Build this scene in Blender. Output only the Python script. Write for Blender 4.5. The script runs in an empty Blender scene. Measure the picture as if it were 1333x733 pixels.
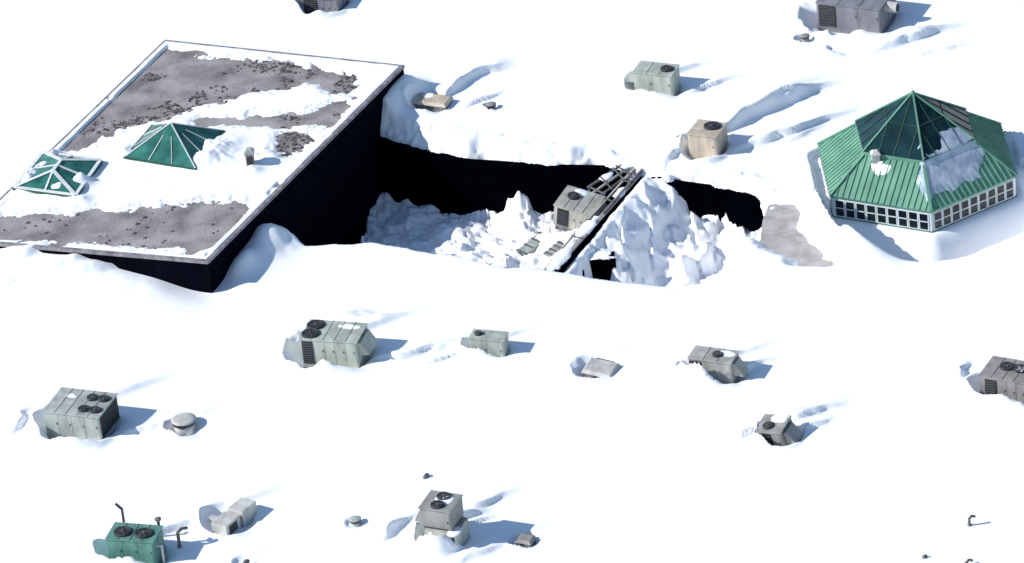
import bpy, math, random, bmesh
import numpy as np
from mathutils import Vector, Matrix
random.seed(4)
S=bpy.context.scene; COL=S.collection
W,Hh=1333.,733.
DIST=220.; DEP=math.radians(30); ROLL=math.radians(6); LENS=36*DIST/46.66
FOC=LENS/36*W
cl=Vector((0,-DIST*math.cos(DEP),DIST*math.sin(DEP)))
FW=Vector((0,math.cos(DEP),-math.sin(DEP))); R0=Vector((1,0,0)); U0=Vector((0,math.sin(DEP),math.cos(DEP)))
RR=R0*math.cos(ROLL)-U0*math.sin(ROLL); UU=R0*math.sin(ROLL)+U0*math.cos(ROLL)
def at(px,py,z=0.):
    d=RR*(px-W/2)+UU*(Hh/2-py)+FW*FOC
    t=(z-cl.z)/d.z
    return cl+d*t
cam=bpy.data.cameras.new('camera'); co=bpy.data.objects.new('camera',cam); COL.objects.link(co)
cam.lens=LENS; cam.sensor_width=36; cam.clip_end=3000; cam.clip_start=1
m=Matrix((RR,UU,-FW)).transposed().to_4x4(); m.translation=cl; co.matrix_world=m; S.camera=co
# ---------------- light
sd=(at(700,366-12)-at(600,366)); sd.z=0; sd.normalize()
ELEV=math.radians(33.5)
sunv=Vector((-sd.x*math.cos(ELEV),-sd.y*math.cos(ELEV),math.sin(ELEV)))
L=bpy.data.lights.new('sun','SUN'); L.energy=5; L.angle=math.radians(.7); L.color=(1,.985,.965)
lo=bpy.data.objects.new('sun',L); COL.objects.link(lo); lo.rotation_euler=sunv.to_track_quat('Z','Y').to_euler()
wd=bpy.data.worlds.new('World'); S.world=wd; wd.use_nodes=True
nt=wd.node_tree; bg=nt.nodes['Background']; sk=nt.nodes.new('ShaderNodeTexSky'); sk.sky_type='NISHITA'; sk.sun_disc=False
sk.sun_elevation=ELEV; sk.sun_rotation=math.atan2(sunv.x,sunv.y); sk.air_density=1.1; sk.dust_density=.2; sk.ozone_density=3.4
nt.links.new(sk.outputs[0],bg.inputs[0]); bg.inputs[1].default_value=.13
S.view_settings.view_transform='Standard'; S.view_settings.look='None'; S.view_settings.exposure=0
# ---------------- materials
def mat(name,c,rough=.6,c2=None,scale=3.,bump=0.,bscale=20.,metal=0.,detail=4,stretch=(1,1,1),lo_=.35,hi=.65,spec=.5):
    m=bpy.data.materials.new(name); m.use_nodes=True; n=m.node_tree.nodes; l=m.node_tree.links
    b=n['Principled BSDF']; b.inputs['Roughness'].default_value=rough; b.inputs['Metallic'].default_value=metal
    b.inputs['Specular IOR Level'].default_value=spec
    b.inputs['Base Color'].default_value=(*c,1)
    tc=n.new('ShaderNodeTexCoord'); mp=n.new('ShaderNodeMapping'); mp.inputs['Scale'].default_value=stretch
    l.new(tc.outputs['Object'],mp.inputs[0])
    if c2:
        t=n.new('ShaderNodeTexNoise'); t.inputs['Scale'].default_value=scale; t.inputs['Detail'].default_value=detail
        r=n.new('ShaderNodeValToRGB'); r.color_ramp.elements[0].position=lo_; r.color_ramp.elements[1].position=hi
        r.color_ramp.elements[0].color=(*c,1); r.color_ramp.elements[1].color=(*c2,1)
        l.new(mp.outputs[0],t.inputs['Vector']); l.new(t.outputs['Fac'],r.inputs[0]); l.new(r.outputs[0],b.inputs['Base Color'])
    if bump:
        t2=n.new('ShaderNodeTexNoise'); t2.inputs['Scale'].default_value=bscale; t2.inputs['Detail'].default_value=5
        bp=n.new('ShaderNodeBump'); bp.inputs['Strength'].default_value=bump; bp.inputs['Distance'].default_value=.1
        l.new(mp.outputs[0],t2.inputs['Vector']); l.new(t2.outputs['Fac'],bp.inputs['Height']); l.new(bp.outputs[0],b.inputs['Normal'])
    return m
SNOW=mat('snow',(.965,.97,.975),.9,(.98,.982,.985),.6,.05,3,spec=.12)
ICE_SHADE=mat('shaded_icy_snow',(.30,.37,.46),.6,(.58,.64,.71),1.6,.2,6,detail=8,spec=.3)  # icy snow with shade put into its blue-grey colour
GRAV=mat('gravel',(.18,.157,.155),.95,(.38,.345,.335),.75,.5,12,detail=15,lo_=.32,hi=.62)
GRAV2=mat('bare_gravel',(.33,.30,.285),.95,(.52,.49,.47),1.5,.3,14,detail=12,lo_=.3,hi=.7)
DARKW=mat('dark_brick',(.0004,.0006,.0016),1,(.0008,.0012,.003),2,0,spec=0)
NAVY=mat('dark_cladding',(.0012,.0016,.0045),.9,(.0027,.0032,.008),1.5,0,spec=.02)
GLASSD=mat('dark_glass',(.004,.007,.012),.2,(.008,.018,.02),1,spec=.3)
def paint(n,c,r=.6,k=.6):
    d=tuple(x*k for x in c); return mat(n,d,r,c,1.9,.15,5,stretch=(1,1,.35),detail=10,lo_=.3,hi=.62)
P_GG=paint('grey_green_paint',(.50,.53,.45)); P_GREY=paint('warm_grey_paint',(.47,.45,.40)); P_TAN=paint('tan_paint',(.62,.52,.40)); P_LG=paint('olive_grey_paint',(.52,.50,.42))
P_BR=paint('brown_grey_paint',(.34,.31,.29)); P_SL=paint('slate_paint',(.26,.255,.275)); P_GREEN=paint('green_paint',(.13,.30,.24)); P_PALE=paint('pale_paint',(.62,.60,.55))
P_BG=paint('pale_green_grey_paint',(.47,.495,.45)); P_DK=paint('dark_green_trim',(.03,.09,.06)); P_FR=paint('window_frame_paint',(.74,.78,.76),k=.85); P_UP=paint('dull_grey_paint',(.34,.335,.31))
LOUV=mat('louver_dark',(.02,.022,.026),.6,(.05,.05,.055),6); BLACK=mat('black_rubber',(.008,.008,.01),.7,(.016,.016,.02),4)
GALV=mat('galvanised_steel',(.10,.10,.105),.5,(.24,.24,.24),4,metal=.2)
RUST=mat('rusty_steel',(.07,.06,.055),.8,(.17,.15,.14),5)
TEAL=mat('teal_glass',(.015,.10,.08),.25,(.042,.20,.155),1.4); TEALD=mat('deep_green_glass',(.003,.015,.02),.25,(.008,.042,.045),.9,spec=.35)
GREENR=mat('green_metal_roof',(.115,.27,.185),.6,(.165,.36,.25),1.1,.05,4,spec=.3)
WHITE=mat('white_paint',(.68,.70,.68),.5,(.8,.81,.79),3); COPE=mat('coping_metal',(.16,.14,.145),.6,(.34,.31,.32),2.5,detail=7)
CLOD=mat('dark_clods',(.05,.043,.042),.95,(.19,.165,.16),3,.5,9)
# ---------------- mesh helpers
class MB:
    def __init__(s): s.v=[]; s.f=[]
    def add(s,v,f):
        o=len(s.v); s.v+= [tuple(p) for p in v]; s.f+=[tuple(i+o for i in q) for q in f]; return s
    def box(s,x0,x1,y0,y1,z0,z1):
        return s.add([(x0,y0,z0),(x1,y0,z0),(x1,y1,z0),(x0,y1,z0),(x0,y0,z1),(x1,y0,z1),(x1,y1,z1),(x0,y1,z1)],
         [(3,2,1,0),(4,5,6,7),(0,1,5,4),(1,2,6,5),(2,3,7,6),(3,0,4,7)])
    def frus(s,b,t):
        n=len(b); return s.add(list(b)+list(t),[tuple(range(n-1,-1,-1)),tuple(range(n,2*n))]+[(i,(i+1)%n,(i+1)%n+n,i+n) for i in range(n)])
    def tube(s,p,q,r,n=8,r2=None):
        p=Vector(p);q=Vector(q);d=(q-p).normalized(); a=d.orthogonal().normalized(); b=d.cross(a); r2=r if r2 is None else r2
        A=[p+(a*math.cos(k*2*math.pi/n)+b*math.sin(k*2*math.pi/n))*r for k in range(n)]
        B=[q+(a*math.cos(k*2*math.pi/n)+b*math.sin(k*2*math.pi/n))*r2 for k in range(n)]
        return s.frus(A,B)
    def bar(s,p,q,w,h):
        p=Vector(p);q=Vector(q);d=(q-p).normalized(); a=d.cross(Vector((0,0,1)))
        if a.length<.01:a=Vector((1,0,0))
        a.normalize(); b=a.cross(d)
        c=[a*w/2-b*h/2,a*w/2+b*h/2,-a*w/2+b*h/2,-a*w/2-b*h/2]
        return s.frus([p+k for k in c],[q+k for k in c])
    def lathe(s,prof,n=20,cx=0,cy=0):
        v=[];f=[]
        for r,z in prof:
            for k in range(n): v.append((cx+r*math.cos(k*2*math.pi/n),cy+r*math.sin(k*2*math.pi/n),z))
        for i in range(len(prof)-1):
            for k in range(n): f.append((i*n+k,i*n+(k+1)%n,(i+1)*n+(k+1)%n,(i+1)*n+k))
        f.append(tuple(range(n-1,-1,-1))); f.append(tuple((len(prof)-1)*n+k for k in range(n)))
        return s.add(v,f)
def O(name,mb,mt,parent=None,smooth=False,bev=0):
    me=bpy.data.meshes.new(name); me.from_pydata(mb.v,[],mb.f); me.materials.append(mt)
    me.validate()
    if smooth:
        for p in me.polygons:p.use_smooth=True
    o=bpy.data.objects.new(name,me); COL.objects.link(o); o.parent=parent
    if bev:
        b=o.modifiers.new('b','BEVEL'); b.width=bev; b.segments=2; b.limit_method='ANGLE'
    return o
def tag(o,label,cat,group=None):
    o['label']=label;o['category']=cat
    if group:o['group']=group
    return o
def E(name,loc,rz,label,cat,group=None):
    o=bpy.data.objects.new(name,None); COL.objects.link(o); o.location=loc; o.rotation_euler=(0,0,rz); o.empty_display_size=.3
    return tag(o,label,cat,group)
# ---------------- noise
rng=np.random.RandomState(7); TAB=rng.rand(256,256)
def vn(x,y,sc,ox=0):
    x=x/sc+ox*17.3+500; y=y/sc+ox*9.1+500
    xi=np.floor(x).astype(int); yi=np.floor(y).astype(int); fx=x-xi; fy=y-yi
    fx=fx*fx*fx*(fx*(fx*6-15)+10); fy=fy*fy*fy*(fy*(fy*6-15)+10)
    a=TAB[xi%256,yi%256]; b=TAB[(xi+1)%256,yi%256]; c=TAB[xi%256,(yi+1)%256]; d=TAB[(xi+1)%256,(yi+1)%256]
    return (a*(1-fx)+b*fx)*(1-fy)+(c*(1-fx)+d*fx)*fy*1.0-.5
def fbm(x,y,sc,o=4,ox=0):
    r=0;a=1.
    for i in range(o): 
        r=r+a*vn(x*math.cos(.6*i)-y*math.sin(.6*i),x*math.sin(.6*i)+y*math.cos(.6*i),sc/2**i,ox+i); a*=.5
    return r
def sst(a,b,x):
    t=np.clip((x-a)/(b-a),0,1); return t*t*(3-2*t)
def sdp(X,Y,P):   # + inside
    d=np.full(X.shape,1e9); ins=np.zeros(X.shape,bool); n=len(P)
    for i in range(n):
        ax,ay=P[i][0],P[i][1]; bx,by=P[(i+1)%n][0],P[(i+1)%n][1]
        ex,ey=bx-ax,by-ay; t=np.clip(((X-ax)*ex+(Y-ay)*ey)/(ex*ex+ey*ey+1e-9),0,1)
        d=np.minimum(d,np.hypot(X-ax-t*ex,Y-ay-t*ey))
        c=((ay>Y)!=(by>Y)); 
        xx=ax+(Y-ay)*ex/(ey if abs(ey)>1e-9 else 1e-9)
        ins^=(c&(X<xx))
    return np.where(ins,d,-d)
# ---------------- unit specs: FL, FR, BL pixels of top face, ztop
UN=[]
def U(**k): UN.append(k)
G='packaged air handling units standing in the snow'
U(n='air_handling_unit',q=[(391,-3),(440,1),(402,-24)],z=.6,m=P_SL,fans=[(.3,.5,.2)],louv=(.1,.45),pan=3,lab='rooftop unit cut off by the top edge of the photo, left of centre',moat=.7)
U(n='air_handling_unit',q=[(1056,5),(1142,12),(1086,-24)],z=1.15,m=P_SL,fans=[(.25,.5,.18)],louv=(.04,.3),pan=2,pipeend=1,lab='large slate grey rooftop unit with round duct end at the top right corner area',moat=.7)
U(n='air_handling_unit',q=[(820,95),(872,98),(836,80)],z=1.05,m=P_GG,fans=[(.78,.5,.26)],pan=2,lhood=1,lab='beige green box unit with one round fan at its right end, above the courtyard',moat=.6)
U(n='air_handling_unit',q=[(892,175),(930,179),(911,155)],z=1.05,m=P_TAN,fans=[(.62,.65,.3)],pan=1,lab='tan box unit with one big dark fan on top',moat=.5)
U(n='air_handling_unit',q=[(388,442),(463,447),(405,415)],z=1.15,m=P_GG,fans=[(.14,.27,.3),(.14,.72,.3)],louv=(.03,.22),pan=4,hood=1,lab='large grey green unit with two fans at its left end, below the sunken courtyard',moat=.8)
U(n='air_handling_unit',q=[(608,441),(654,443),(618,429)],z=.75,m=P_GG,fans=[(.2,.5,.22)],pan=2,lab='small low grey green unit right of the large two fan unit',moat=.4)
U(n='air_handling_unit',q=[(893,467),(950,473),(907,450)],z=.95,m=P_GREY,fans=[(.6,.5,.2)],louv=(.03,.3),pan=2,hood=1,lab='warm grey unit with dark open louver on its left, below the right pit',moat=.7)
U(n='air_handling_unit',q=[(1268,491),(1345,500),(1296,465)],z=1.1,m=P_BR,fans=[(.35,.6,.25),(.6,.6,.25)],louv=(.1,.3),pan=4,lab='brown unit cut off by the right edge of the photo',moat=.6)
U(n='air_handling_unit',q=[(988,554),(1024,559),(1010,536)],z=.62,m=P_UP,fans=[(.4,.35,.2)],louv=(.08,.6),pan=1,hood=1,lab='small low tilted grey unit half sunk in a drift, lower right',moat=.6,tilt=(.16,-.15))
U(n='air_handling_unit',q=[(48,538),(124,542),(84,506)],z=1.08,m=P_BG,fans=[(.66,.25,.2),(.86,.25,.2),(.66,.72,.2),(.86,.72,.2)],louvr=1,pan=4,lab='large pale grey unit with four fans at its right end, lower left',moat=.6)
U(n='air_handling_unit',q=[(137,702),(199,707),(150,679)],z=1.1,m=P_GREEN,fans=[(.27,.45,.3),(.72,.45,.3)],pan=3,lab='green unit with two large fans on top at the bottom left',moat=.7,pipe=1)
U(n='air_handling_unit',q=[(541,662),(583,666),(564,639)],z=1.9,m=P_UP,fans=[(.5,.25,.22),(.5,.75,.22)],pan=1,lab='tall two tier unit with dull grey upper box and pale green lower box, bottom centre',moat=.95,tier=1)
U(n='air_handling_unit',q=[(712,267),(762,272),(736,244)],z=-.42,m=P_LG,fans=[(.3,.6,.22)],louv=(.1,.4),pan=3,hood=1,lab='olive grey unit standing beside the dividing wall inside the sunken courtyard',moat=0,zb=-1.9,tilt=(.08,.18))
def geo(q,z):
    a,b,c=[at(*p,z) for p in q]; u=(b-a); w=u.length; u.normalize(); d=max(.7,(c-a).length*.97)
    e=(c-a).normalized(); e2=Vector((e.y,-e.x,0)); uu=(u*1.6+e2).normalized()
    cen=(a+b)/2+(c-a)/2
    return cen,w*.98,d*.95,math.atan2(uu.y,uu.x)
for k in UN: k['g']=geo(k['q'],k['z'])
# ---------------- building block
BH=1.4
BA,BB,BC,BD=[at(*p,BH) for p in((215,52),(525,85),(270,340),(-55,312))]
# ---------------- terrain
def axis(lo_,hi,step,far):
    core=np.arange(lo_,hi+1e-6,step); g=np.geomspace(step*3,far,26)
    return np.concatenate([(lo_-g)[::-1],core,hi+g])
xs=axis(-29,31,.085,700); ys=axis(-31,36,.11,700)
X,Y=np.meshgrid(xs,ys)
Z=.02*vn(X,Y,13,1)+.005*vn(X,Y,4,2)
wdv=Vector((.9,.44))
WX=X*.9+Y*.44; WY=-X*.44+Y*.9
nA=vn(X,Y,1.3,11); nB=fbm(X,Y,1.6,3,14); nW=fbm(WX*.3,WY,.8,3,17)
def moat(cx,cy,rx,ry,rz,A,ridge_=.95):
    global Z
    c,s=math.cos(-rz),math.sin(-rz); dx=X-cx; dy=Y-cy
    lx=(dx*c-dy*s)/rx; ly=(dx*s+dy*c)/ry; d=np.hypot(lx,ly)+nB*.26
    dd=np.hypot(dx,dy)+1e-6; dot=(dx*wdv.x+dy*wdv.y)/dd
    Z-=A*np.exp(-(np.clip(d-.78,0,9)/.30)**2)*(.8+.7*nA)
    Z+=ridge_*A*np.exp(-((d-1.42)/.15)**2)*np.clip(.25-dot*.9,0,1)*np.clip(.8+1.3*nB,0,2)
    lo2=np.clip(.75+1.0*nB,0,2)*np.exp(-(d/5)**2)
    tl=(dx*wdv.x+dy*wdv.y)/rx; tp=(-dx*wdv.y+dy*wdv.x)/ry
    Z+=A*.38*np.where(tp<.95,np.exp(-((tp-.95)/.14)**2),np.exp(-((tp-.95)/.4)**2))*sst(.3,1.2,tl)*(1-sst(1.6,3.6,tl))*lo2
for k in UN:
    c,w,d,rz=k['g']
    if k['moat']: moat(c.x,c.y,w*.60,d*.70,rz,k['moat']*1.15)
SMALL=[((560,135),.8,.3),((640,139),.35,.2),((775,478),.8,.25),((240,556),.65,.35),((300,675),1.0,.35),((463,680),.35,.15),((683,703),.5,.25),((1048,50),.4,.2),((318,732),.4,.15)]
for p,r,A in SMALL:
    c=at(*p); moat(c.x,c.y,r,r,0,A)
def ridge(p,q,h,w,bend=0.,lee=.2):
    """gentle towards the sun, knife edged and steep on the lee side"""
    global Z
    a=at(*p);b=at(*q); ex,ey=b.x-a.x,b.y-a.y; ln=math.hypot(ex,ey); ex/=ln;ey/=ln
    t=((X-a.x)*ex+(Y-a.y)*ey)/ln; n=(X-a.x)*ey-(Y-a.y)*ex
    n=n+bend*np.sin(np.clip(t,0,1)*math.pi)+nW*.5+nB*.12
    prof=np.where(n<0,np.exp(-np.abs(n/(w*.8))**1.2),np.exp(-(n/(w*lee*.5+.05))**2))
    Z+=h*prof*sst(-.1,.35,t)*(1-sst(.4,1.08,t))*(.97+.15*nA)
for r in [((925,182),(1090,106),.75,1.4,.3),((950,200),(1115,138),.5,.9,-.2),((990,144),(1080,104),.4,.7),((1020,186),(1080,160),.2,.4),((866,215),(900,170),.5,.8),((560,136),(668,76),.45,.8),((600,142),(658,118),.25,.5),((615,105),(672,82),.2,.5),
  ((1130,70),(1260,32),.45,.9),((1150,56),(1235,38),.3,.5),((1190,76),(1270,54),.2,.4),((478,470),(632,438),.35,.6,-.3),((540,474),(620,458),.2,.35),((400,424),(530,412),.3,.5),((430,418),(490,408),.22,.4),((150,566),(230,545),.2,.5),((1010,556),(1105,522),.35,.7),((1030,564),(1085,540),.22,.4),
  ((585,668),(680,636),.3,.6),((590,690),(650,668),.2,.4),((495,706),(540,668),.4,.6),((955,490),(1012,466),.25,.5),((880,122),(975,100),.25,.6),((735,490),(765,463),.2,.4),((15,566),(45,528),.3,.5),((955,572),(990,552),.3,.5),
  ((0,360),(110,340),.4,.9),((60,370),(190,358),.35,.8),((0,380),(60,370),.2,.6),((368,468),(395,428),.35,.5),((590,735),(660,700),.25,.6),((1240,495),(1262,470),.3,.5),((112,728),(135,700),.3,.5),((1095,75),(1060,60),.25,.6)]: ridge(*r)
blk=[(p.x,p.y) for p in (BA,BB,BC,BD)]
sb=-sdp(X,Y,blk)
fl=at(-55,330);fr=at(275,374)
tt=np.clip((X-fl.x)/(fr.x-fl.x),0,1.3)
front=(Y<fl.y+3+(fr.y-fl.y)*tt)
Z+=np.where(front,1,0)*np.exp(-(np.clip(sb+nB*.3,0,9)/1.4)**2)*(1.06*(1-sst(.34,1.0,tt))-.3*sst(.75,.97,tt)*(1-sst(1.05,1.15,tt)))
c=at(348,316); Z+=.85*np.exp(-(((X-c.x+nB*.4)/.9)**2+((Y-c.y)/1.3)**2))
c=at(316,345); Z+=.6*np.exp(-(((X-c.x)/.8)**2+((Y-c.y+nB*.4)/.9)**2))
c=at(518,122); Z+=.95*np.exp(-(np.clip(sb+.3*nB,0,9)/.9)**2)*np.exp(-(np.hypot(X-c.x,Y-c.y)/2.5)**4)
# pavilion scour
GZE=.55; gc=at(1193,208,GZE); GR=.5*((at(1328,225,GZE)-at(1066,188,GZE)).length)*1.0; GPH=math.radians(270.5)
hexp=[(gc.x+GR*math.cos(GPH+k*math.pi/3),gc.y+GR*math.sin(GPH+k*math.pi/3)) for k in range(6)]
sh=-sdp(X,Y,hexp)+nB*.08
ad=np.degrees(np.arctan2(Y-gc.y,X-gc.x))%360
fw=sst(186,206,ad)*(1-sst(338,358,ad))
lip=.40+2.9*sst(204,246,ad)*(1-.75*sst(325,358,ad))
ins_=1-sst(lip*.92,lip*1.05+.08,sh)
Z=Z*(1-ins_*(fw>0))
Z-=(.32+.28*fw)*(1-sst(lip*.9,lip*1.05+.1,sh))
Z-=2.2*fw*sst(.1,np.minimum(2.1,lip*.8),sh)*ins_
west=sst(196,212,ad)*(1-sst(238,260,ad))
wd_=west*np.where(sh>lip,np.exp(-((sh-lip-.1)/.70)**2),0)*(1-ins_)
# bare wedge
bare=[at(*p) for p in((1006,262),(1028,262),(1042,283),(1064,302),(1086,318),(1078,332),(1046,330),(1008,310),(990,298),(992,280))]
sbar=sdp(X,Y,[(p.x,p.y) for p in bare])+fbm(X,Y,1.1,4,90)*.5+.2
mm=sst(-.9,.05,sbar)*(1-ins_*(fw>.3))
Z=np.where((sbar>-.9),Z*(1-mm)+(-.53+.14*fbm(X,Y,.6,3,95))*mm,Z)
Z+=1.35*wd_  # drift added west of the scour to throw shade into it
# sunken courtyard
rimpx=[(325,285),(362,303),(400,319),(440,321),(480,318),(550,328),(620,342),(720,357),(800,370),(880,378),(935,370),(962,346),(984,312),(1000,286),(1014,262),(1006,236),(962,221),(900,213),(850,204),(800,192),(740,190),(680,182),(620,174),(560,160),(510,146),(478,128),(440,118)]
rim=[at(*p) for p in rimpx]
c0=at(420,240);c1=at(950,300); yc=Y-(c0.y+(c1.y-c0.y)*(X-c0.x)/(c1.x-c0.x))
fr_=1-sst(-1.5,1.5,yc)
dA=at(848,200,-.1); dB=at(712,352,-.1)
dl=(dB-dA); dl.z=0; dl.normalize(); side=(X-dA.x)*dl.y-(Y-dA.y)*dl.x
if ((at(650,300).x-dA.x)*dl.y-(at(650,300).y-dA.y)*dl.x)<0: side=-side
leftm=sst(-.15,.15,side); rgt=np.clip(-side,0,99)
sp=sdp(X,Y,[(p.x,p.y) for p in rim])+(.6-.25*fr_-.2*fr_*(1-leftm))*fbm(X,Y,1.5,4,21)
dropA=.85-.40*sst(at(600,190).x,at(780,200).x,X)
tf=sst(-4.5,4.5,-yc)
rg1=fbm(X,Y,2.2,3,31); rg2=np.abs(fbm(X,Y,1.3,4,35)); fine=fbm(X,Y,.45,2,38)
def slabs(sc,seed,amp,tilt):
    wx=(X+.5*vn(X,Y,1.1,seed+1))/sc; wy=(Y*.9+X*.35+.5*vn(X,Y,1.1,seed+2))/sc
    ix=np.floor(wx).astype(int); iy=np.floor(wy).astype(int); fx=wx-ix-.5; fy=wy-iy-.5
    h=TAB[(ix*7+seed)%256,(iy*5+seed)%256]-.5; tx=TAB[(ix*3+seed+9)%256,(iy*11+seed)%256]-.5; ty=TAB[(ix*13+seed)%256,(iy*3+seed+4)%256]-.5
    return amp*h+tilt*(tx*fx+ty*fy)*sc
tr=[at(*p,-3.2) for p in((250,200),(470,100),(486,200),(478,262),(468,285),(470,312),(462,380),(250,380))]
st=sdp(X,Y,[(p.x,p.y) for p in tr])+.35*nB
dT=np.clip(-st,0,7)
fL=-4.25+.15*dT+1.15*tf+.6*rg1+.2*rg2+.14*fine+slabs(.45,5,.18,.45)+slabs(.95,9,.26,.5)
fL=fL+np.exp(-(np.clip(side,0,9)/1.9)**2)*(.65+.3*tf)
along=(X-dA.x)*dl.x+(Y-dA.y)*dl.y
fold=fbm(rgt*1.0+.35*along,along*.33,1.8,3,140); fold2=np.abs(fbm(rgt*.9-.3*along,along*.3,1.5,3,150))
wig=rgt+1.1*rg1+.55*vn(X,Y,1.5,160)+.15*np.sin(along*.9)
sheet=-.45-.35*sst(.5,0,rgt)-.80*np.clip(rgt-.6,0,3.4)
def lee_fold(c,h,w,sd_):  # snow folds added so their steep sides shade the right pit floor
    n=wig-c; hv=np.clip(.75+1.5*vn(X+along*.4,Y,2.3,sd_),.1,1.5)
    return h*hv*np.where(n<0,np.exp(-np.abs(n/w)**1.3),np.exp(-(n/(.2*w+.08))**2))
fR=np.maximum(sheet,-2.6)-.25*tf+(.42*fold+.35*fold2-.1)*sst(.3,1.5,rgt)+.09*fine+(slabs(1.1,13,.26,.7)+slabs(.55,43,.10,.4))*sst(.3,1.2,rgt)
fR+=lee_fold(2.0,.35,1.0,201)+lee_fold(3.6,.85,1.5,202)+lee_fold(5.2,.9,1.3,203)+lee_fold(6.8,.7,1.0,204)
F=fL*leftm+fR*(1-leftm)
for (px,py,h,rx,ry) in ((674,256,1.5,.34,.5),(662,252,.8,.22,.25),(686,256,.9,.22,.3),(676,270,.6,.8,.6)):
    c=at(px,py,-2.2); F+=h*np.exp(-(((X-c.x+nB*.4)/rx)**2+((Y-c.y)/ry)**2))
c=at(735,300,-1.7); F+=.95*np.exp(-(((X-c.x+nB*.4)/1.3)**2+((Y-c.y)/1.3)**2))*leftm
F=F*(1-sst(-.1,.35,st))+(-7.)*sst(-.1,.35,st)
hp=at(782,354,-1.2)
F=F-np.clip(F+2.6,0,9)*np.exp(-(np.clip(np.hypot((X-hp.x)/1.05,(Y-hp.y)/1.3)-.62+.4*nB+.2*fine,0,9)/.2)**2)
inn=sst(.05,.75,sp)
tw=.22+(1.8*leftm+.15*(1-leftm))*fr_*(1-sst(-.5,.5,st))
dropB=dropA*(1-.6*fr_*(1-leftm)); s0=.75-.35*fr_*(1-leftm)
Z=np.where(sp>-.1,(Z-dropB*inn)*(1-sst(s0,s0+tw,sp))+F*sst(s0,s0+tw,sp),Z)
lipn=np.exp(-((sp-.4)/.4)**2)*(1-fr_); Z+=lipn*(.35*fine+.3*nA)
ny,nx=X.shape
me=bpy.data.meshes.new('snow_ground')
V=np.stack([X,Y,Z],-1).reshape(-1,3)
idx=np.arange(nx*ny).reshape(ny,nx)
Fq=np.stack([idx[:-1,:-1],idx[:-1,1:],idx[1:,1:],idx[1:,:-1]],-1).reshape(-1,4)
def fastmesh(me,V,Fq):
    me.vertices.add(len(V)); me.vertices.foreach_set('co',V.astype(np.float32).ravel())
    me.loops.add(Fq.size); me.loops.foreach_set('vertex_index',Fq.astype(np.int32).ravel())
    me.polygons.add(len(Fq)); me.polygons.foreach_set('loop_start',np.arange(0,Fq.size,4,dtype=np.int32))
    me.update(calc_edges=True); me.polygons.foreach_set('use_smooth',np.ones(len(Fq),bool)); me.update()
fastmesh(me,V,Fq); me.materials.append(SNOW)
go=bpy.data.objects.new('snow_ground',me); COL.objects.link(go); go['kind']='structure'
def gz(x,y):
    i=int(np.searchsorted(ys,y)); j=int(np.searchsorted(xs,x)); return float(Z[i,j])
bex=[at(*p) for p in((1000,256),(1034,252),(1050,282),(1072,300),(1090,312),(1084,338),(1046,338),(1006,320),(988,308),(992,276))]
mb=MB(); bp=[(p.x,p.y,-.43) for p in bex][::-1]; mb.frus([(x,y,-.6) for x,y,_ in bp],bp)
bo=O('bare_gravel_ground',mb,GRAV2); bo['kind']='structure'
# ---------------- raised building
bc=(BA+BB+BC+BD)/4
B=E('raised_building',(bc.x,bc.y,-7),0,'flat roofed raised block with gravel and snow patched roof and two green skylights, upper left','building')
def loc(p): return Vector((p.x-bc.x,p.y-bc.y,p.z+7))
cor=[loc(p) for p in(BA,BB,BC,BD)]
ccw=[cor[3],cor[2],cor[1],cor[0]]
def rg(z): return [Vector((p.x,p.y,z)) for p in ccw]
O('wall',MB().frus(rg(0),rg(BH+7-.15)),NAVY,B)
def inset(d):
    r=[]
    for i in range(4):
        p=ccw[i]; a=(ccw[i-1]-p).normalized(); b=(ccw[(i+1)%4]-p).normalized(); s=abs(a.cross(b).z); r.append(p+(a+b)*d/s)
    return r
i2=inset(.18); o1=inset(-.05)
zt=BH+7
for k in range(4):
    a,b=o1[k],o1[(k+1)%4]; c,d=i2[(k+1)%4],i2[k]
    z=lambda p,h: Vector((p.x,p.y,h))
    O('parapet',MB().frus([z(a,zt-.147),z(b,zt-.147),z(c,zt-.147),z(d,zt-.147)],[z(a,zt),z(b,zt),z(c,zt),z(d,zt)]),COPE,B,bev=.02)
O('gravel_roof',MB().frus([Vector((p.x,p.y,zt-.14)) for p in i2],[Vector((p.x,p.y,zt-.08)) for p in i2]),GRAV,B)
gpoly=[[(190,88),(214,62),(270,76),(330,80),(400,88),(458,99),(452,124),(430,122),(418,110),(380,112),(300,128),(240,148),(190,158),(100,195),(72,200),(120,155)],
 [(-80,292),(60,282),(200,272),(325,262),(330,272),(300,305),(255,330),(220,320),(100,318),(-60,314)],
 [(365,178),(412,172),(405,185),(372,202),(362,196)],[(262,158),(330,156),(395,152),(440,132),(455,130),(430,166),(400,164),(330,164),(270,162)]]
N1,N2=340,400
u_,v_=np.meshgrid(np.linspace(0,1,N1),np.linspace(0,1,N2))
q=inset(.03); D_,C_,B_,A_=q[0],q[1],q[2],q[3]
sx=(D_.x*(1-u_)+C_.x*u_)*(1-v_)+(A_.x*(1-u_)+B_.x*u_)*v_
sy=(D_.y*(1-u_)+C_.y*u_)*(1-v_)+(A_.y*(1-u_)+B_.y*u_)*v_
gs=np.full(sx.shape,-99.)
for P in gpoly:
    PP=[at(*p,BH-.1) for p in P]; gs=np.maximum(gs,sdp(sx+bc.x,sy+bc.y,[(p.x,p.y) for p in PP]))
hole=gs+.6*fbm(sx,sy,1.3,5,41)+.45*fbm(sx,sy,.4,3,44)+.12
hs=np.clip(-hole*.20,-.3,.10)+.02*fbm(sx,sy,1.4,3,50)*(hole<0)
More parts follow.
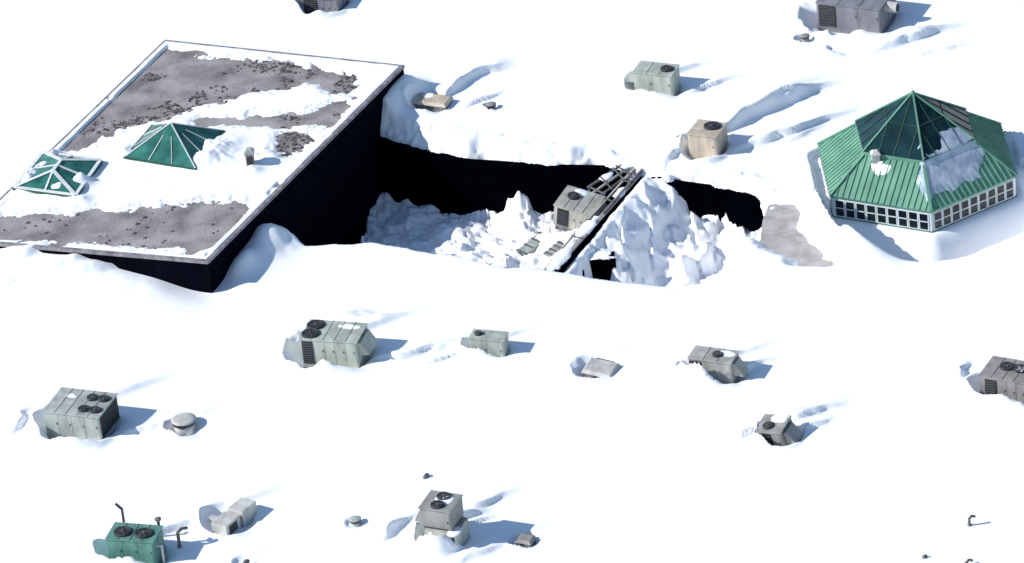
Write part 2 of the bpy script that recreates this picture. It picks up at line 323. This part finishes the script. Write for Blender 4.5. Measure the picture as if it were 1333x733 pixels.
for (px,py,rr,h_) in ((287,205,1.0,.30),(276,192,.8,.38),(262,212,.8,.32),(300,185,.7,.26),(168,196,.6,.25),(48,222,.95,.60),(30,240,.85,.55),(78,246,.65,.5),(108,238,.55,.46),(64,206,.65,.45),(100,262,.6,.3),(20,244,.6,.3),(330,222,.5,.2),(345,205,.9,.22)):
    P=loc(at(px,py,BH)); hs+=h_*np.exp(-(((sx-P.x)/rr)**2+((sy-P.y)/rr)**2)*1.4)*np.clip(.8+.8*fbm(sx,sy,.9,3,66),0,2)
eu=np.minimum(u_,1-u_)*11.5; ev=np.minimum(v_,1-v_)*15.5; ee=np.minimum(eu,ev)
band=(1-sst(.28,.42,ee)); cov=sst(-.30,-.05,fbm(sx,sy,2.4,3,60)+.2*(u_>.5)+.12)
frontedge=(v_<.04); cov=np.where(frontedge,cov*.6,cov)
hs=hs*(1-band)+band*(-.12+cov*.24+.03*vn(sx,sy,.6,62))
hs=np.where(ee<.10,np.minimum(hs,.05),hs)
me=bpy.data.meshes.new('roof_snow'); idx=np.arange(N1*N2).reshape(N2,N1)
Fq2=np.stack([idx[:-1,:-1],idx[:-1,1:],idx[1:,1:],idx[1:,:-1]],-1).reshape(-1,4)
fastmesh(me,np.stack([sx,sy,zt-.08+hs],-1).reshape(-1,3),Fq2); me.materials.append(SNOW)
ro=bpy.data.objects.new('roof_snow',me); COL.objects.link(ro); ro.parent=B
mb=MB()
cand=np.argwhere((hole>-.08)&(hole<1.7)&(ee>.6)); rs=np.random.RandomState(3); rs.shuffle(cand)
cl_n=0
dens=fbm(sx,sy,1.6,4,70)+.5*(u_-.5)-.10*np.clip(hole,0,2)
for i,j in cand:
    if v_[i,j]<.5 and rs.rand()>.12: continue
    if dens[i,j]<.10-.25*(rs.rand()**6): continue
    r=.02+.13*rs.rand()**2.8; x,y=sx[i,j],sy[i,j]
    n=6; b=[(x+r*1.5*math.cos(k*2*math.pi/n)*(.5+.7*rs.rand()),y+r*1.3*math.sin(k*2*math.pi/n)*(.5+.7*rs.rand()),zt-.13) for k in range(n)]
    t=[(x+r*.6*math.cos(k*2*math.pi/n),y+r*.6*math.sin(k*2*math.pi/n),zt-.08+r*(.15+.3*rs.rand())) for k in range(n)]
    mb.frus(b,t); cl_n+=1
    if cl_n>1500: break
o=O('gravel_clods',mb,CLOD,B); o['kind']='stuff'
def skylight(px,h,ridge_,frame_w,label,bh=.08):
    P=[loc(at(*p,BH+.05)) for p in px]
    cen=sum(P,Vector())/4
    base=MB().frus([Vector((p.x,p.y,zt-.14)) for p in P],[Vector((p.x,p.y,zt+bh)) for p in P])
    sk=O('skylight',base,P_DK,B,bev=.02); sk['label']=label
    sm=[cen+(p-cen)*.95 for p in P]; sm=[Vector((p.x,p.y,zt+bh+.005)) for p in sm]
    f=(sm[0]+sm[1])/2; b=(sm[2]+sm[3])/2
    r0=f.lerp(b,.5-ridge_/2)+Vector((0,0,h)); r1=f.lerp(b,.5+ridge_/2)+Vector((0,0,h))
    faces=[[sm[0],sm[1],r0],[sm[1],sm[2],r1,r0],[sm[2],sm[3],r1],[sm[3],sm[0],r0,r1]]
    if ridge_==0: faces=[[sm[0],sm[1],r0],[sm[1],sm[2],r0],[sm[2],sm[3],r0],[sm[3],sm[0],r0]]
    for fc in faces: O('glass_pane',MB().add(fc,[tuple(range(len(fc)))]),TEAL,sk)
    up=Vector((0,0,.03)); 
    def rib(a,b,w=frame_w): O('glazing_bar',MB().bar(a+up,b+up,w,.04),WHITE,sk)
    for p,r in((sm[0],r0),(sm[1],r0),(sm[2],r1),(sm[3],r1)): rib(p,r)
    if ridge_>0: rib(r0,r1)
    for i in range(4):
        a,b=sm[i],sm[(i+1)%4]
        if ridge_>0: rib(a,b)
        ra,rb=[r0,r0,r1,r1][i],[r0,r1,r1,r0][i]
        for t in((1/3,2/3) if ridge_==0 else (.5,)):
            e=a.lerp(b,t); top=ra.lerp(rb,t) 
            rib(e,e.lerp(top,.97 if ridge_ else .66),frame_w*.55)
skylight([(160,206),(256,222),(293,170),(198,162)],1.2,0,.05,'green pyramid skylight with thin pale bars near the middle of the roof')
skylight([(16,248),(100,259),(134,211),(56,200)],.45,.3,.17,'low hipped green skylight with thick white bars at the left edge of the roof',.18)
p=loc(at(327,219,BH-.1)); p.z=zt-.1
vt=O('roof_vent',MB().box(p.x-.2,p.x+.2,p.y-.2,p.y+.3,zt-.13,zt+.75),P_BR,B,bev=.03)
O('vent_cap',MB().frus([(p.x-.25,p.y-.25,zt+.753),(p.x+.25,p.y-.25,zt+.753),(p.x+.25,p.y+.35,zt+.753),(p.x-.25,p.y+.35,zt+.753)],[(p.x-.1,p.y-.1,zt+.95),(p.x+.1,p.y-.1,zt+.95),(p.x+.1,p.y+.2,zt+.95),(p.x-.1,p.y+.2,zt+.95)]),P_BG,vt)
O('vent_slot',MB().box(p.x-.14,p.x+.14,p.y-.235,p.y-.203,zt+.2,zt+.6),LOUV,vt)
# ---------------- courtyard walls
def wallrun(pts,off,tops,bot,label):
    P=[at(*p) for p in pts]; cen=sum(P,Vector())/len(P)
    w=E('courtyard_wall',(cen.x,cen.y,bot),0,label,'wall')
    V=[];
    for i in range(len(P)):
        a=P[max(0,i-1)];b=P[min(len(P)-1,i+1)]; d=(b-a).normalized(); n=Vector((d.y,-d.x,0))
        f=P[i]+n*off-cen; g=f-n*.5; V.append((f,g,tops[i]-bot))
    mb=MB(); ft=MB(); z=lambda p,h:(p.x,p.y,h)
    for i in range(len(V)-1):
        a,a2,h=V[i];b,b2,h2=V[i+1]
        mb.add([z(a,0),z(b,0),z(b2,0),z(a2,0),z(a,h),z(b,h2),z(b2,h2),z(a2,h)],[(3,2,1,0),(4,5,6,7),(0,1,5,4),(2,3,7,6)]+([(3,0,4,7)] if i==0 else [])+([(1,2,6,5)] if i==len(V)-2 else []))
        n=(Vector(a)-Vector(a2)).normalized()*.06
        ft.frus([z(a,h-.5),z(a+n,h-.5),z(b+n,h2-.5),z(b,h2-.5)],[z(a,h-.42),z(a+n,h-.42),z(b+n,h2-.42),z(b,h2-.42)])
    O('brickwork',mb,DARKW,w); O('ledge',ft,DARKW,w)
    return w
wallrun([(430,112),(478,128),(510,146),(560,160),(620,175),(680,182),(740,190),(800,192),(830,198)],1.25,[-1.,-1.,-1.,-1.,-.95,-.8,-.6,-.55,-.55],-7.2,'long black back wall of the sunken courtyard under a snow lip')
wallrun([(850,204),(900,213),(962,221),(996,230),(1010,245),(1014,262)],1.25,[-.55,-.55,-.55,-.6,-.75,-1.0],-6,'short black back wall of the smaller right pit')
# dividing wall
mid=(dA+dB)/2; ln=(dB-dA).length
def lump(name,cx,cy,z,rx,ry,h,mt,parent=None,seed=0):
    n=26; xs_,ys_=np.meshgrid(np.linspace(-1,1,n),np.linspace(-1,1,n)); d=np.hypot(xs_,ys_)
    nn=fbm(xs_*rx,ys_*ry,.5,3,seed+3)
    zz=h*np.sqrt(np.clip(1-(d+nn*.5)**2,0,1))*(1+.5*nn)-.03
    me=bpy.data.meshes.new(name); idx=np.arange(n*n).reshape(n,n)
    fastmesh(me,np.stack([cx+xs_*rx,cy+ys_*ry,z+zz-.02],-1).reshape(-1,3),np.stack([idx[:-1,:-1],idx[:-1,1:],idx[1:,1:],idx[1:,:-1]],-1).reshape(-1,4))
    bm=bmesh.new(); bm.from_mesh(me)
    bmesh.ops.delete(bm,geom=[v for v in bm.verts if v.co.z<z-.045],context='VERTS'); bm.to_mesh(me); bm.free()
    me.materials.append(mt); o=bpy.data.objects.new(name,me); COL.objects.link(o); o.parent=parent; return o
T=E('dividing_wall',(mid.x,mid.y,-6),math.atan2(dl.y,dl.x),'narrow dividing wall slanting across the sunken courtyard beside the grey unit','wall')
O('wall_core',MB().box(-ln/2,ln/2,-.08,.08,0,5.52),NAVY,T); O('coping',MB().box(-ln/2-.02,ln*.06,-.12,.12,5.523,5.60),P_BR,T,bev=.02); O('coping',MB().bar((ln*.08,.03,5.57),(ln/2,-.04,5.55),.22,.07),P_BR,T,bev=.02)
O('rail',MB().bar((-ln/2+.1,-.44,5.58),(ln*.1,-.50,5.52),.08,.08),P_LG,T)
O('rail',MB().bar((ln*.13,-.60,5.46),(ln/2-.2,-.46,5.50),.08,.08),P_LG,T)
O('rail',MB().bar((-ln/2+.2,.0,5.66),(-ln*.02,.02,5.65),.07,.08),GALV,T)
for i,x in enumerate((-.42,-.30,-.14,.04,.18,.32)): x*=ln; O('tie',MB().bar((x,-.55,5.615),(x+.12*(i%3),.14,5.625),.07,.03),RUST,T)
lump('snow_cap',ln*.36,-.15,5.60,1.2,.42,.16,SNOW,T,2); lump('snow_cap',ln*.10,-.15,5.60,1.1,.35,.16,SNOW,T,5); lump('snow_cap',-ln*.20,-.1,5.60,.6,.28,.12,SNOW,T,7)
kb=at(784,345,-1.2)
K=E('exposed_wall',(kb.x,kb.y+.15,-3.4),-.12,'black upright wall face exposed in a hole in the snow at the front of the courtyard','wall')
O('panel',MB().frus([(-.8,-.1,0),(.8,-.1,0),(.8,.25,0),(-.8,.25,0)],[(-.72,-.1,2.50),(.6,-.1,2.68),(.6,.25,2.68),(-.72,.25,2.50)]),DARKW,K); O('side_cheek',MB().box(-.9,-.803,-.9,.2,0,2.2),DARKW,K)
lump('snow_cap',-.1,.12,2.55,.9,.4,.2,SNOW,K,12)
# steel frame
fa=at(770,250,-.4); fb=at(842,200,-.3); fd=(fb-fa); fl_=fd.length; 
FR=E('steel_frame',((fa+fb)/2-Vector((0,0,.25))),math.atan2(fd.y,fd.x),'dark grey steel frame with cross bars between the courtyard unit and the back rim','frame')
FR.rotation_euler=(.10,-.05,math.atan2(fd.y,fd.x))
O('rail',MB().box(-fl_/2,fl_/2,-.42,-.33,.12,.22),GALV,FR,bev=.01); O('rail',MB().bar((-fl_/2,.05,.18),(fl_/2-.3,-.02,.18),.09,.10),P_GREY,FR,bev=.01); O('rail',MB().bar((-fl_/2+.3,.50,.2),(fl_/2-.2,.38,.16),.09,.10),GALV,FR,bev=.01)
for k in range(6):
    x=-fl_/2+.3+k*(fl_-.6)/5; O('cross_bar',MB().bar((x-.2*(k%2),-.58,.275),(x+.25*(k%3),.52,.275),.07,.05),[GALV,RUST][k%2],FR)
for x in(-fl_/2+.3,fl_/2-.3):
    for s in(-.375,.42): O('post',MB().box(x-.04,x+.04,s-.03,s+.03,-3.5,.118),GALV,FR)
lump('snow_cap',.9,.1,.26,.6,.35,.1,SNOW,FR,33); lump('snow_cap',-.6,.3,.26,.45,.25,.1,SNOW,FR,35)
# ---------------- units
def fan(par,x,y,z,r):
    f=O('fan',MB().lathe([(r*1.08,z),(r*1.08,z+.07),(r*.98,z+.09),(r*.92,z+.07),(r*.92,z+.012)],20,x,y),LOUV,par)
    mb=MB()
    for k in range(5):
        a=k*2*math.pi/5+.3; c,s=math.cos(a),math.sin(a); c2,s2=math.cos(a+.7),math.sin(a+.7)
        mb.add([(x+c*r*.15,y+s*r*.15,z+.05),(x+c*r*.85,y+s*r*.85,z+.055),(x+c2*r*.85,y+s2*r*.85,z+.025),(x+c2*r*.15,y+s2*r*.15,z+.025)],[(0,1,2,3)])
    O('fan_blade',mb,BLACK,f)
    O('fan_hub',MB().lathe([(r*.16,z+.04),(r*.16,z+.08),(r*.08,z+.09)],10,x,y),GALV,f)
    mb=MB()
    for rr in(.4,.65,.88):
        n=18
        for k in range(n):
            a=k*2*math.pi/n;b=(k+1)*2*math.pi/n; mb.bar((x+rr*r*math.cos(a),y+rr*r*math.sin(a),z+.105),(x+rr*r*math.cos(b),y+rr*r*math.sin(b),z+.105),.01,.01)
    for k in range(3):
        a=k*math.pi/3; mb.bar((x-r*math.cos(a),y-r*math.sin(a),z+.115),(x+r*math.cos(a),y+r*math.sin(a),z+.115),.012,.01)
    O('fan_guard',mb,GALV,f)
def unit(k):
    c,w,d,rz=k['g']; zb=k.get('zb',-1.25); h=k['z']-zb; mt=k['m']
    r=E(k['n'],(c.x,c.y,zb),rz,k['lab'],'air unit',G)
    if k.get('tilt'): r.rotation_euler=(k['tilt'][0],k['tilt'][1],rz)
    x0,x1,y0,y1=-w/2,w/2,-d/2,d/2
    if k.get('tier'):
        hm=h-.92
        O('lower_cabinet',MB().box(x0+.20,x1+.22,y0-.16,y1-.1,0,hm-.10),P_GG,r,bev=.03)
        O('support_frame',MB().box(x0+.1,x1-.03,y0+.05,y1-.05,hm-.097,hm),RUST,r)
        O('cabinet',MB().box(x0,x1,y0,y1,hm+.003,h-.05),mt,r,bev=.03)
        O('side_hood',MB().frus([(x0-.35,y0+.15,hm+.1),(x0-.003,y0+.15,hm+.1),(x0-.003,y1-.3,hm+.1),(x0-.35,y1-.3,hm+.1)],[(x0-.12,y0+.15,hm+.6),(x0-.003,y0+.15,hm+.6),(x0-.003,y1-.3,hm+.6),(x0-.12,y1-.3,hm+.6)]),P_BR,r)
        O('lower_panel',MB().box(x0+.30,x1-.1,y0-.178,y0-.163,hm*.35,hm-.2),P_PALE,r)
        O('lower_louver',MB().box(x1-.05,x1+.16,y0-.18,y0-.163,hm*.5,hm-.25),BLACK,r)
        lump('snow_cap',x1+.05,y0+.1,hm-.10,.3,.4,.1,SNOW,r,44)
        lump('snow_cap',.1,.2,h+.01,.45,.5,.07,SNOW,r,46)
        zlo=hm+.1
    else:
        O('curb',MB().box(x0+.08,x1-.08,y0+.08,y1-.08,0,.3),GALV,r)
        O('cabinet',MB().box(x0,x1,y0,y1,.303,h-.05),mt,r,bev=.03); zlo=h-min(h-.4,1.25)
    O('top_lid',MB().box(x0-.04,x1+.04,y0-.04,y1+.04,h-.047,h),mt,r,bev=.012)
    s0=0; n=k['pan']; lv=k.get('louv')
    if lv: s0=lv[1]+.02
    for i in range(n):
        a=x0+.05+(w-.1)*(s0+(1-s0)*i/n)+.012; b=x0+.05+(w-.1)*(s0+(1-s0)*(i+1)/n)-.012
        pn=O('access_panel',MB().box(a,b,y0-.014,y0-.003,zlo,h-.10),mt,r,bev=.004)
        O('handle',MB().box(b-.10,b-.07,y0-.035,y0-.015,h-.6,h-.5),LOUV,pn)
    if n>1 and not k.get('tier'):
        for i in range(2):
            a=y0+.06+(d-.12)*i/2+.03;b=y0+.06+(d-.12)*(i+1)/2-.03
            if b-a>.3: O('end_panel',MB().box(x1+.003,x1+.014,a,b,zlo,h-.12),mt,r)
    if w>1.6:
        for i in range(1,n+1):
            x=x0+w*i/(n+1); O('lid_seam',MB().box(x-.014,x+.014,y0-.04,y1+.04,h+.002,h+.02),mt,r)
    if lv:
        a=x0+w*lv[0];b=x0+w*lv[1]
        lo2=O('louver',MB().box(a,b,y0-.03,y0-.004,zlo,h-.12),BLACK,r)
        mb=MB(); z=zlo+.05
        while z<h-.2: mb.add([(a+.02,y0-.032,z+.05),(b-.02,y0-.032,z+.05),(b-.02,y0-.06,z),(a+.02,y0-.06,z)],[(0,1,2,3)]); z+=.12
        O('louver_slats',mb,LOUV,lo2)
    if k.get('louvr'):
        O('louver',MB().box(x1+.015,x1+.04,y0+.1,y1-.1,zlo+.1,h-.14),BLACK,r)
    if k.get('pipeend'):
        O('round_duct',MB().tube((x1+.015,y0+d*.4,h-.3),(x1+.6,y0+d*.4,h-.3),.27,16),P_PALE,r,False)
        O('duct_mouth',MB().tube((x1+.603,y0+d*.4,h-.3),(x1+.63,y0+d*.4,h-.3),.21,16),BLACK,r)
    if k.get('hood'):
        O('intake_hood',MB().frus([(x1+.022,y0+.2,h-.75),(x1+.5,y0+.2,h-.75),(x1+.5,y1-.2,h-.75),(x1+.022,y1-.2,h-.75)],[(x1+.022,y0+.2,h-.15),(x1+.12,y0+.2,h-.15),(x1+.12,y1-.2,h-.15),(x1+.022,y1-.2,h-.15)]),mt,r,bev=.01)
    if k.get('lhood'):
        O('intake_hood',MB().frus([(x0-.45,y0+.2,h-.7),(x0-.003,y0+.2,h-.7),(x0-.003,y1-.15,h-.7),(x0-.45,y1-.15,h-.7)],[(x0-.12,y0+.2,h-.15),(x0-.003,y0+.2,h-.15),(x0-.003,y1-.15,h-.15),(x0-.12,y1-.15,h-.15)]),mt,r,bev=.01)
    for fx,fy,fr2 in k['fans']:
        fan(r,x0+w*fx,y0+d*fy,h+.002,min(fr2*1.25,fr2*d*.9+.02,d*.4))
    if k.get('pipe'):
        O('flue_pipe',MB().tube((x0+.25,y1+.3,.3),(x0+.25,y1+.3,h+.55),.06).tube((x0+.25,y1+.3,h+.5),(x0+.0,y1+.3,h+.75),.06),RUST,r)
        O('flue_pipe',MB().tube((x1-.2,y1+.12,.3),(x1-.2,y1+.12,h+.2),.07).lathe([(.13,h+.2),(.15,h+.27),(.02,h+.33)],10,x1-.2,y1+.12),RUST,r)
        O('side_pipe',MB().tube((x1+.02,y0+.3,h-.35),(x1+.25,y0+.3,h-.35),.06).tube((x1+.25,y0+.3,h-.3),(x1+.25,y0+.3,.3),.06),P_PALE,r)
    k['root']=r
for k in UN: unit(k)
def cap(i,cx,cy,rx,ry,hh,seed):
    k=UN[i]; h=k['z']-k.get('zb',-1.25); lump('snow_cap',cx,cy,h+.012,rx,ry,hh,SNOW,k['root'],seed)
cap(12,-.2,.6,.4,.25,.1,9); cap(4,.6,.45,.8,.3,.05,3); cap(9,-.6,.45,.5,.25,.05,6); cap(7,.3,.2,.6,.3,.08,8); cap(8,.2,.4,.4,.35,.14,18); cap(1,.6,.3,.9,.4,.08,21); cap(6,.5,.2,.5,.3,.07,24)
def hatch(q,z,label,mt,kind='roof_hatch',cat='hatch',h=1.):
    c,w,d,rz=geo(q,z); r=E(kind,(c.x,c.y,z-h),rz,label,cat)
    O('curb',MB().box(-w/2+.06,w/2-.06,-d/2+.06,d/2-.06,0,h-.12),GALV,r)
    O('lid',MB().frus([(-w/2,-d/2,h-.118),(w/2,-d/2,h-.118),(w/2,d/2,h-.118),(-w/2,d/2,h-.118)],[(-w/2+.1,-d/2+.1,h+.03),(w/2-.1,-d/2+.1,h+.03),(w/2-.1,d/2-.1,h+.03),(-w/2+.1,d/2-.1,h+.03)]),mt,r,bev=.02)
    O('hinge',MB().box(-w*.3,w*.3,d/2+.003,d/2+.06,h-.16,h-.06),RUST,r)
    O('latch',MB().box(-.1,.1,-d/2-.05,-d/2-.003,h-.17,h-.10),BLACK,r)
    return r
r=hatch([(533,132),(580,137),(546,119)],.26,'low flat tan hatch near the right corner of the raised block',P_TAN); r.rotation_euler.x=.05
lump('snow_cap',-.3,.2,1.03,.5,.35,.06,SNOW,r,51)
r=hatch([(752,482),(793,487),(768,464)],.18,'low pale tilted hatch between two units below the courtyard',P_PALE); r.rotation_euler=(.10,.10,r.rotation_euler.z)
for i,(px,py,w,d,rz,tx,ty,lab) in enumerate([(693,318,.55,1.9,-.75,.1,.1,'narrow flat broken panel lying on the courtyard snow left of the dividing wall'),(722,324,.40,1.3,-.7,.05,.1,'short broken panel strip at the foot of the dividing wall rails')]):
    z0=-1.3
    for _ in range(8):
        c=at(px,py,z0); z0=.5*z0+.5*(gz(c.x,c.y)+.15)
    zm=max(gz(c.x+a,c.y+b) for a in(-.25,0,.25) for b in(-.6,0,.6))-.02
    r=E('broken_panel',(c.x,c.y,zm),rz,lab,'panel'); r.rotation_euler=(tx,ty,rz)
    O('sheet',MB().box(-w/2,w/2,-d/2,d/2,-.03,.03),P_BG,r)
    for j in range(4): O('batten',MB().box(-w/2,w/2,-d/2+.1+j*(d-.3)/3,-d/2+.18+j*(d-.3)/3,.033,.08),RUST,r)
hatch([(668,702),(692,704),(676,696)],.15,'small dark half buried hatch right of the tall unit',P_BR)
a=at(284,682,.45);b=at(321,650,.45); c=(a+b)/2; e=(b-a); d=e.length; w=.8; rz=math.atan2(e.y,e.x)-math.pi/2
r=E('duct_unit',(c.x,c.y,-.8),rz,'long narrow beige duct box in two sections beside the green unit','duct')
h=1.2
O('near_section',MB().box(-w/2,w/2,-d/2,-.02,0,h),P_PALE,r,bev=.03); O('far_section',MB().box(-w/2+.1,w/2+.1,.04,d/2,0,h+.1),P_PALE,r,bev=.03)
O('connector',MB().box(-w/2+.12,w/2-.12,-.017,.037,.1,h-.1),LOUV,r); O('side_louver',MB().box(w/2+.003,w/2+.03,-d/2+.2,-.3,h-.5,h-.1),LOUV,r)
O('side_arm',MB().box(-w/2-.5,-w/2-.003,-d/2+.5,-d/2+.75,h-.35,h-.18),P_PALE,r)
def mush(px,rad,h,label,mt=P_PALE):
    c=at(*px); r=E('mushroom_vent',(c.x,c.y,-.5),0,label,'vent')
    O('stem',MB().lathe([(rad*.85,0),(rad*.85,h*.35+.5)],20),mt,r,True)
    O('band',MB().lathe([(rad*.95,h*.35+.5),(rad*.97,h*.75+.5)],20),LOUV,r,True)
    O('cap',MB().lathe([(rad*.99,h*.75+.503),(rad*1.0,h*.82+.5),(rad*.8,h*.95+.5),(rad*.3,h*1.02+.5),(.02,h*1.04+.5)],24),mt,r,True)
mush((240,553),.56,.36,'low round white vent with dark ring right of the four fan unit')
mush((463,680),.26,.22,'small round grey vent left of the tall unit',P_BG)
mush((1048,50),.24,.2,'small dome vent beside the large slate unit at the top',P_BR)
mush((640,140),.24,.25,'small brown vent in the snow above the courtyard rim',P_BR)
def pipe(px,h,label,bend=.2,rad=.055):
    c=at(*px); r=E('vent_pipe',(c.x,c.y,-.4),random.random()*2,label,'pipe')
    O('pipe_stem',MB().tube((0,0,0),(0,0,h+.4),rad,10),RUST,r,True)
    O('pipe_elbow',MB().tube((0,0,h+.38),(bend*.6,0,h+.5),rad,10).tube((bend*.6,0,h+.5),(bend*1.3,0,h+.42),rad,10),RUST,r,True)
    O('flashing',MB().lathe([(.14,.25),(.08,.48)],12),GALV,r,True)
pipe((234,712),.75,'crooked dark pipe standing right of the green unit',.35,.07)
pipe((1262,684),.35,'thin bent pipe alone in the snow at the lower right')
pipe((553,622),.02,'tiny dark pipe stub above the tall unit',.16,.07)
pipe((1203,726),.02,'tiny pipe stub near the bottom edge, right of centre',.1,.04)
pipe((1258,735),.12,'short pipe at the bottom edge, lower right')
pipe((318,737),.08,'short pipe at the bottom edge right of the green unit',.2,.09)
# ---------------- pavilion
PV=E('hexagonal_pavilion',(gc.x,gc.y,-2.5),GPH,'six sided pavilion with ribbed green metal roof and dark glass pyramid cap','building')
zE=GZE+2.5; AP=3.45
def hx_(r,z,k): return Vector((r*math.cos(k*math.pi/3),r*math.sin(k*math.pi/3),z))
WR=GR*.978
O('wall',MB().frus([hx_(WR,0,k) for k in range(6)],[hx_(WR,zE-.12,k) for k in range(6)]),P_FR,PV)
O('eave_board',MB().frus([hx_(GR*.99,zE-.117,k) for k in range(6)],[hx_(GR*1.0,zE,k) for k in range(6)]),GREENR,PV)
cr=.58; zc=zE+AP*(1-cr)
for k in range(6):
    a,b=hx_(GR,zE+.003,k),hx_(GR,zE+.003,k+1); c,d=hx_(GR*cr,zc,k+1),hx_(GR*cr,zc,k)
    mb=MB().add([a,b,c,d],[(0,1,2,3)])
    nseg=17
    nrm=((b-a).cross(d-a)).normalized()
    for i in range(1,nseg):
        t=i/nseg; e=a.lerp(b,t); apex=Vector((0,0,zE+AP)); sl=((a+b)/2); mdir=(apex-sl)
        tm=min(t,1-t)*2; e2=e+mdir*min(tm,1-cr)*.998
        mb.bar(e+nrm*.02,e2+nrm*.02,.03,.05)
    O('roof_panel',mb,GREENR,PV)
    O('hip_cap',MB().bar(a+Vector((0,0,.05)),d+Vector((0,0,.05)),.14,.06),GREENR,PV)
    p,q=hx_(WR,0,k),hx_(WR,0,k+1); dr=(q-p).normalized(); n=Vector((dr.y,-dr.x,0)); ln=(q-p).length; nw=9
    wz0,wz1=zE-1.08,zE-.20
    z=lambda v,h,o=0:Vector((v.x,v.y,h))+n*o
    for i in range(nw):
        c0_=p+dr*(.1+(ln-.2)*(i+.03)/nw); c1_=p+dr*(.1+(ln-.2)*(i+.97)/nw)
        fr=MB()
        fr.frus([z(c0_,wz0,.002),z(c0_,wz0,.035),z(c1_,wz0,.035),z(c1_,wz0,.002)][::-1],[z(c0_,wz1,.002),z(c0_,wz1,.035),z(c1_,wz1,.035),z(c1_,wz1,.002)][::-1])
        w=O('window',fr,P_FR,PV)
        i0=c0_+dr*.05;i1=c1_-dr*.05
        O('pane',MB().add([z(i0,wz0+.05,.04),z(i1,wz0+.05,.04),z(i1,wz1-.03,.04),z(i0,wz1-.03,.04)],[(0,1,2,3)]),GLASSD,w)
        O('glazing_bar',MB().frus([z(i0,wz0+.44,.042),z(i0,wz0+.44,.06),z(i1,wz0+.44,.06),z(i1,wz0+.44,.042)][::-1],[z(i0,wz0+.49,.042),z(i0,wz0+.49,.06),z(i1,wz0+.49,.06),z(i1,wz0+.49,.042)][::-1]),P_FR,w)
    O('sill_band',MB().frus([z(p,wz0-.12,.01),z(q,wz0-.12,.01),z(q,wz0-.12,-.02),z(p,wz0-.12,-.02)],[z(p,wz0-.04,.07),z(q,wz0-.04,.07),z(q,wz0-.04,-.02),z(p,wz0-.04,-.02)]),P_GREEN,PV)
    a,b=hx_(GR*cr*1.03,zc+.12,k),hx_(GR*cr*1.03,zc+.12,k+1); t=Vector((0,0,zE+AP+.1))
    g=O('cap_glass',MB().add([a,b,t],[(0,1,2)]),TEALD,PV)
    O('hip_bar',MB().bar(a+Vector((0,0,.03)),t+Vector((0,0,.03)),.08,.06),GREENR,PV)
    for f in(.25,.5,.75):
        e=a.lerp(b,f); tm=min(f,1-f)*2; e2=e+(t-(a+b)/2)*tm*.99; O('glazing_bar',MB().bar(e+Vector((0,0,.02)),e2+Vector((0,0,.02)),.03,.03),P_DK,g)
    e,e2=a.lerp(t,.5),b.lerp(t,.5); O('glazing_bar',MB().bar(e+Vector((0,0,.02)),e2+Vector((0,0,.02)),.03,.03),P_DK,g)
O('cap_curb',MB().frus([hx_(GR*cr*1.04,zc-.1,k) for k in range(6)],[hx_(GR*cr*1.04,zc+.115,k) for k in range(6)]),GREENR,PV)
O('finial',MB().lathe([(.12,zE+AP),(.12,zE+AP+.12),(.05,zE+AP+.2),(.02,zE+AP+.25)],10),GREENR,PV)
def onroof(px):
    zz=1.5
    for _ in range(30):
        P=at(*px,zz); lx,ly=P.x-gc.x,P.y-gc.y; c,s=math.cos(-GPH),math.sin(-GPH); x,y=lx*c-ly*s,lx*s+ly*c
        ap=max(x*math.cos(math.pi/6+k*math.pi/3)+y*math.sin(math.pi/6+k*math.pi/3) for k in range(6))/(GR*math.cos(math.pi/6))
        zz=.6*zz+.4*(zE-2.5+AP*(1-ap))
    return (x,y,zz+2.5)
def psnow(poly,h,seed,mt=SNOW,slope=.25,rough=.3):
    pts=[onroof(p) for p in poly]
    xa,xb=min(p[0] for p in pts)-.3,max(p[0] for p in pts)+.3; ya,yb=min(p[1] for p in pts)-.3,max(p[1] for p in pts)+.3
    n=90; gx,gy=np.meshgrid(np.linspace(xa,xb,n),np.linspace(ya,yb,n))
    ap=np.max([gx*math.cos(math.pi/6+k*math.pi/3)+gy*math.sin(math.pi/6+k*math.pi/3) for k in range(6)],axis=0)/(GR*math.cos(math.pi/6))
    base=zE+AP*(1-ap)+.13*(1-sst(cr,cr*1.12,ap))+.04
    d=sdp(gx,gy,pts)+fbm(gx,gy,.8,4,seed)*.5
    zz=base+np.clip(d*slope,-.25,h)*(1+rough*fbm(gx,gy,.7,3,seed+9))
    me=bpy.data.meshes.new('roof_snow'); idx=np.arange(n*n).reshape(n,n)
    Fm=np.stack([idx[:-1,:-1],idx[:-1,1:],idx[1:,1:],idx[1:,:-1]],-1).reshape(-1,4)
    ok=(d>-.12); okf=ok.ravel()[Fm].all(1)
    fastmesh(me,np.stack([gx,gy,zz],-1).reshape(-1,3),Fm[okf]); me.materials.append(mt)
    o=bpy.data.objects.new('roof_snow',me); COL.objects.link(o); o.parent=PV
psnow([(1194,204),(1220,192),(1252,180),(1278,200),(1268,224),(1240,240),(1208,256),(1192,232)],.03,81,ICE_SHADE,.1,.1)
psnow([(1134,214),(1148,211),(1152,220),(1140,225)],.06,83)
x,y,zv=onroof((1140,208))
O('roof_vent',MB().box(x-.18,x+.18,y-.18,y+.18,zv-.1,zv+.35).frus([(x-.24,y-.24,zv+.353),(x+.24,y-.24,zv+.353),(x+.24,y+.24,zv+.353),(x-.24,y+.24,zv+.353)],[(x-.1,y-.1,zv+.5),(x+.1,y-.1,zv+.5),(x+.1,y+.1,zv+.5),(x-.1,y+.1,zv+.5)]),P_PALE,PV)
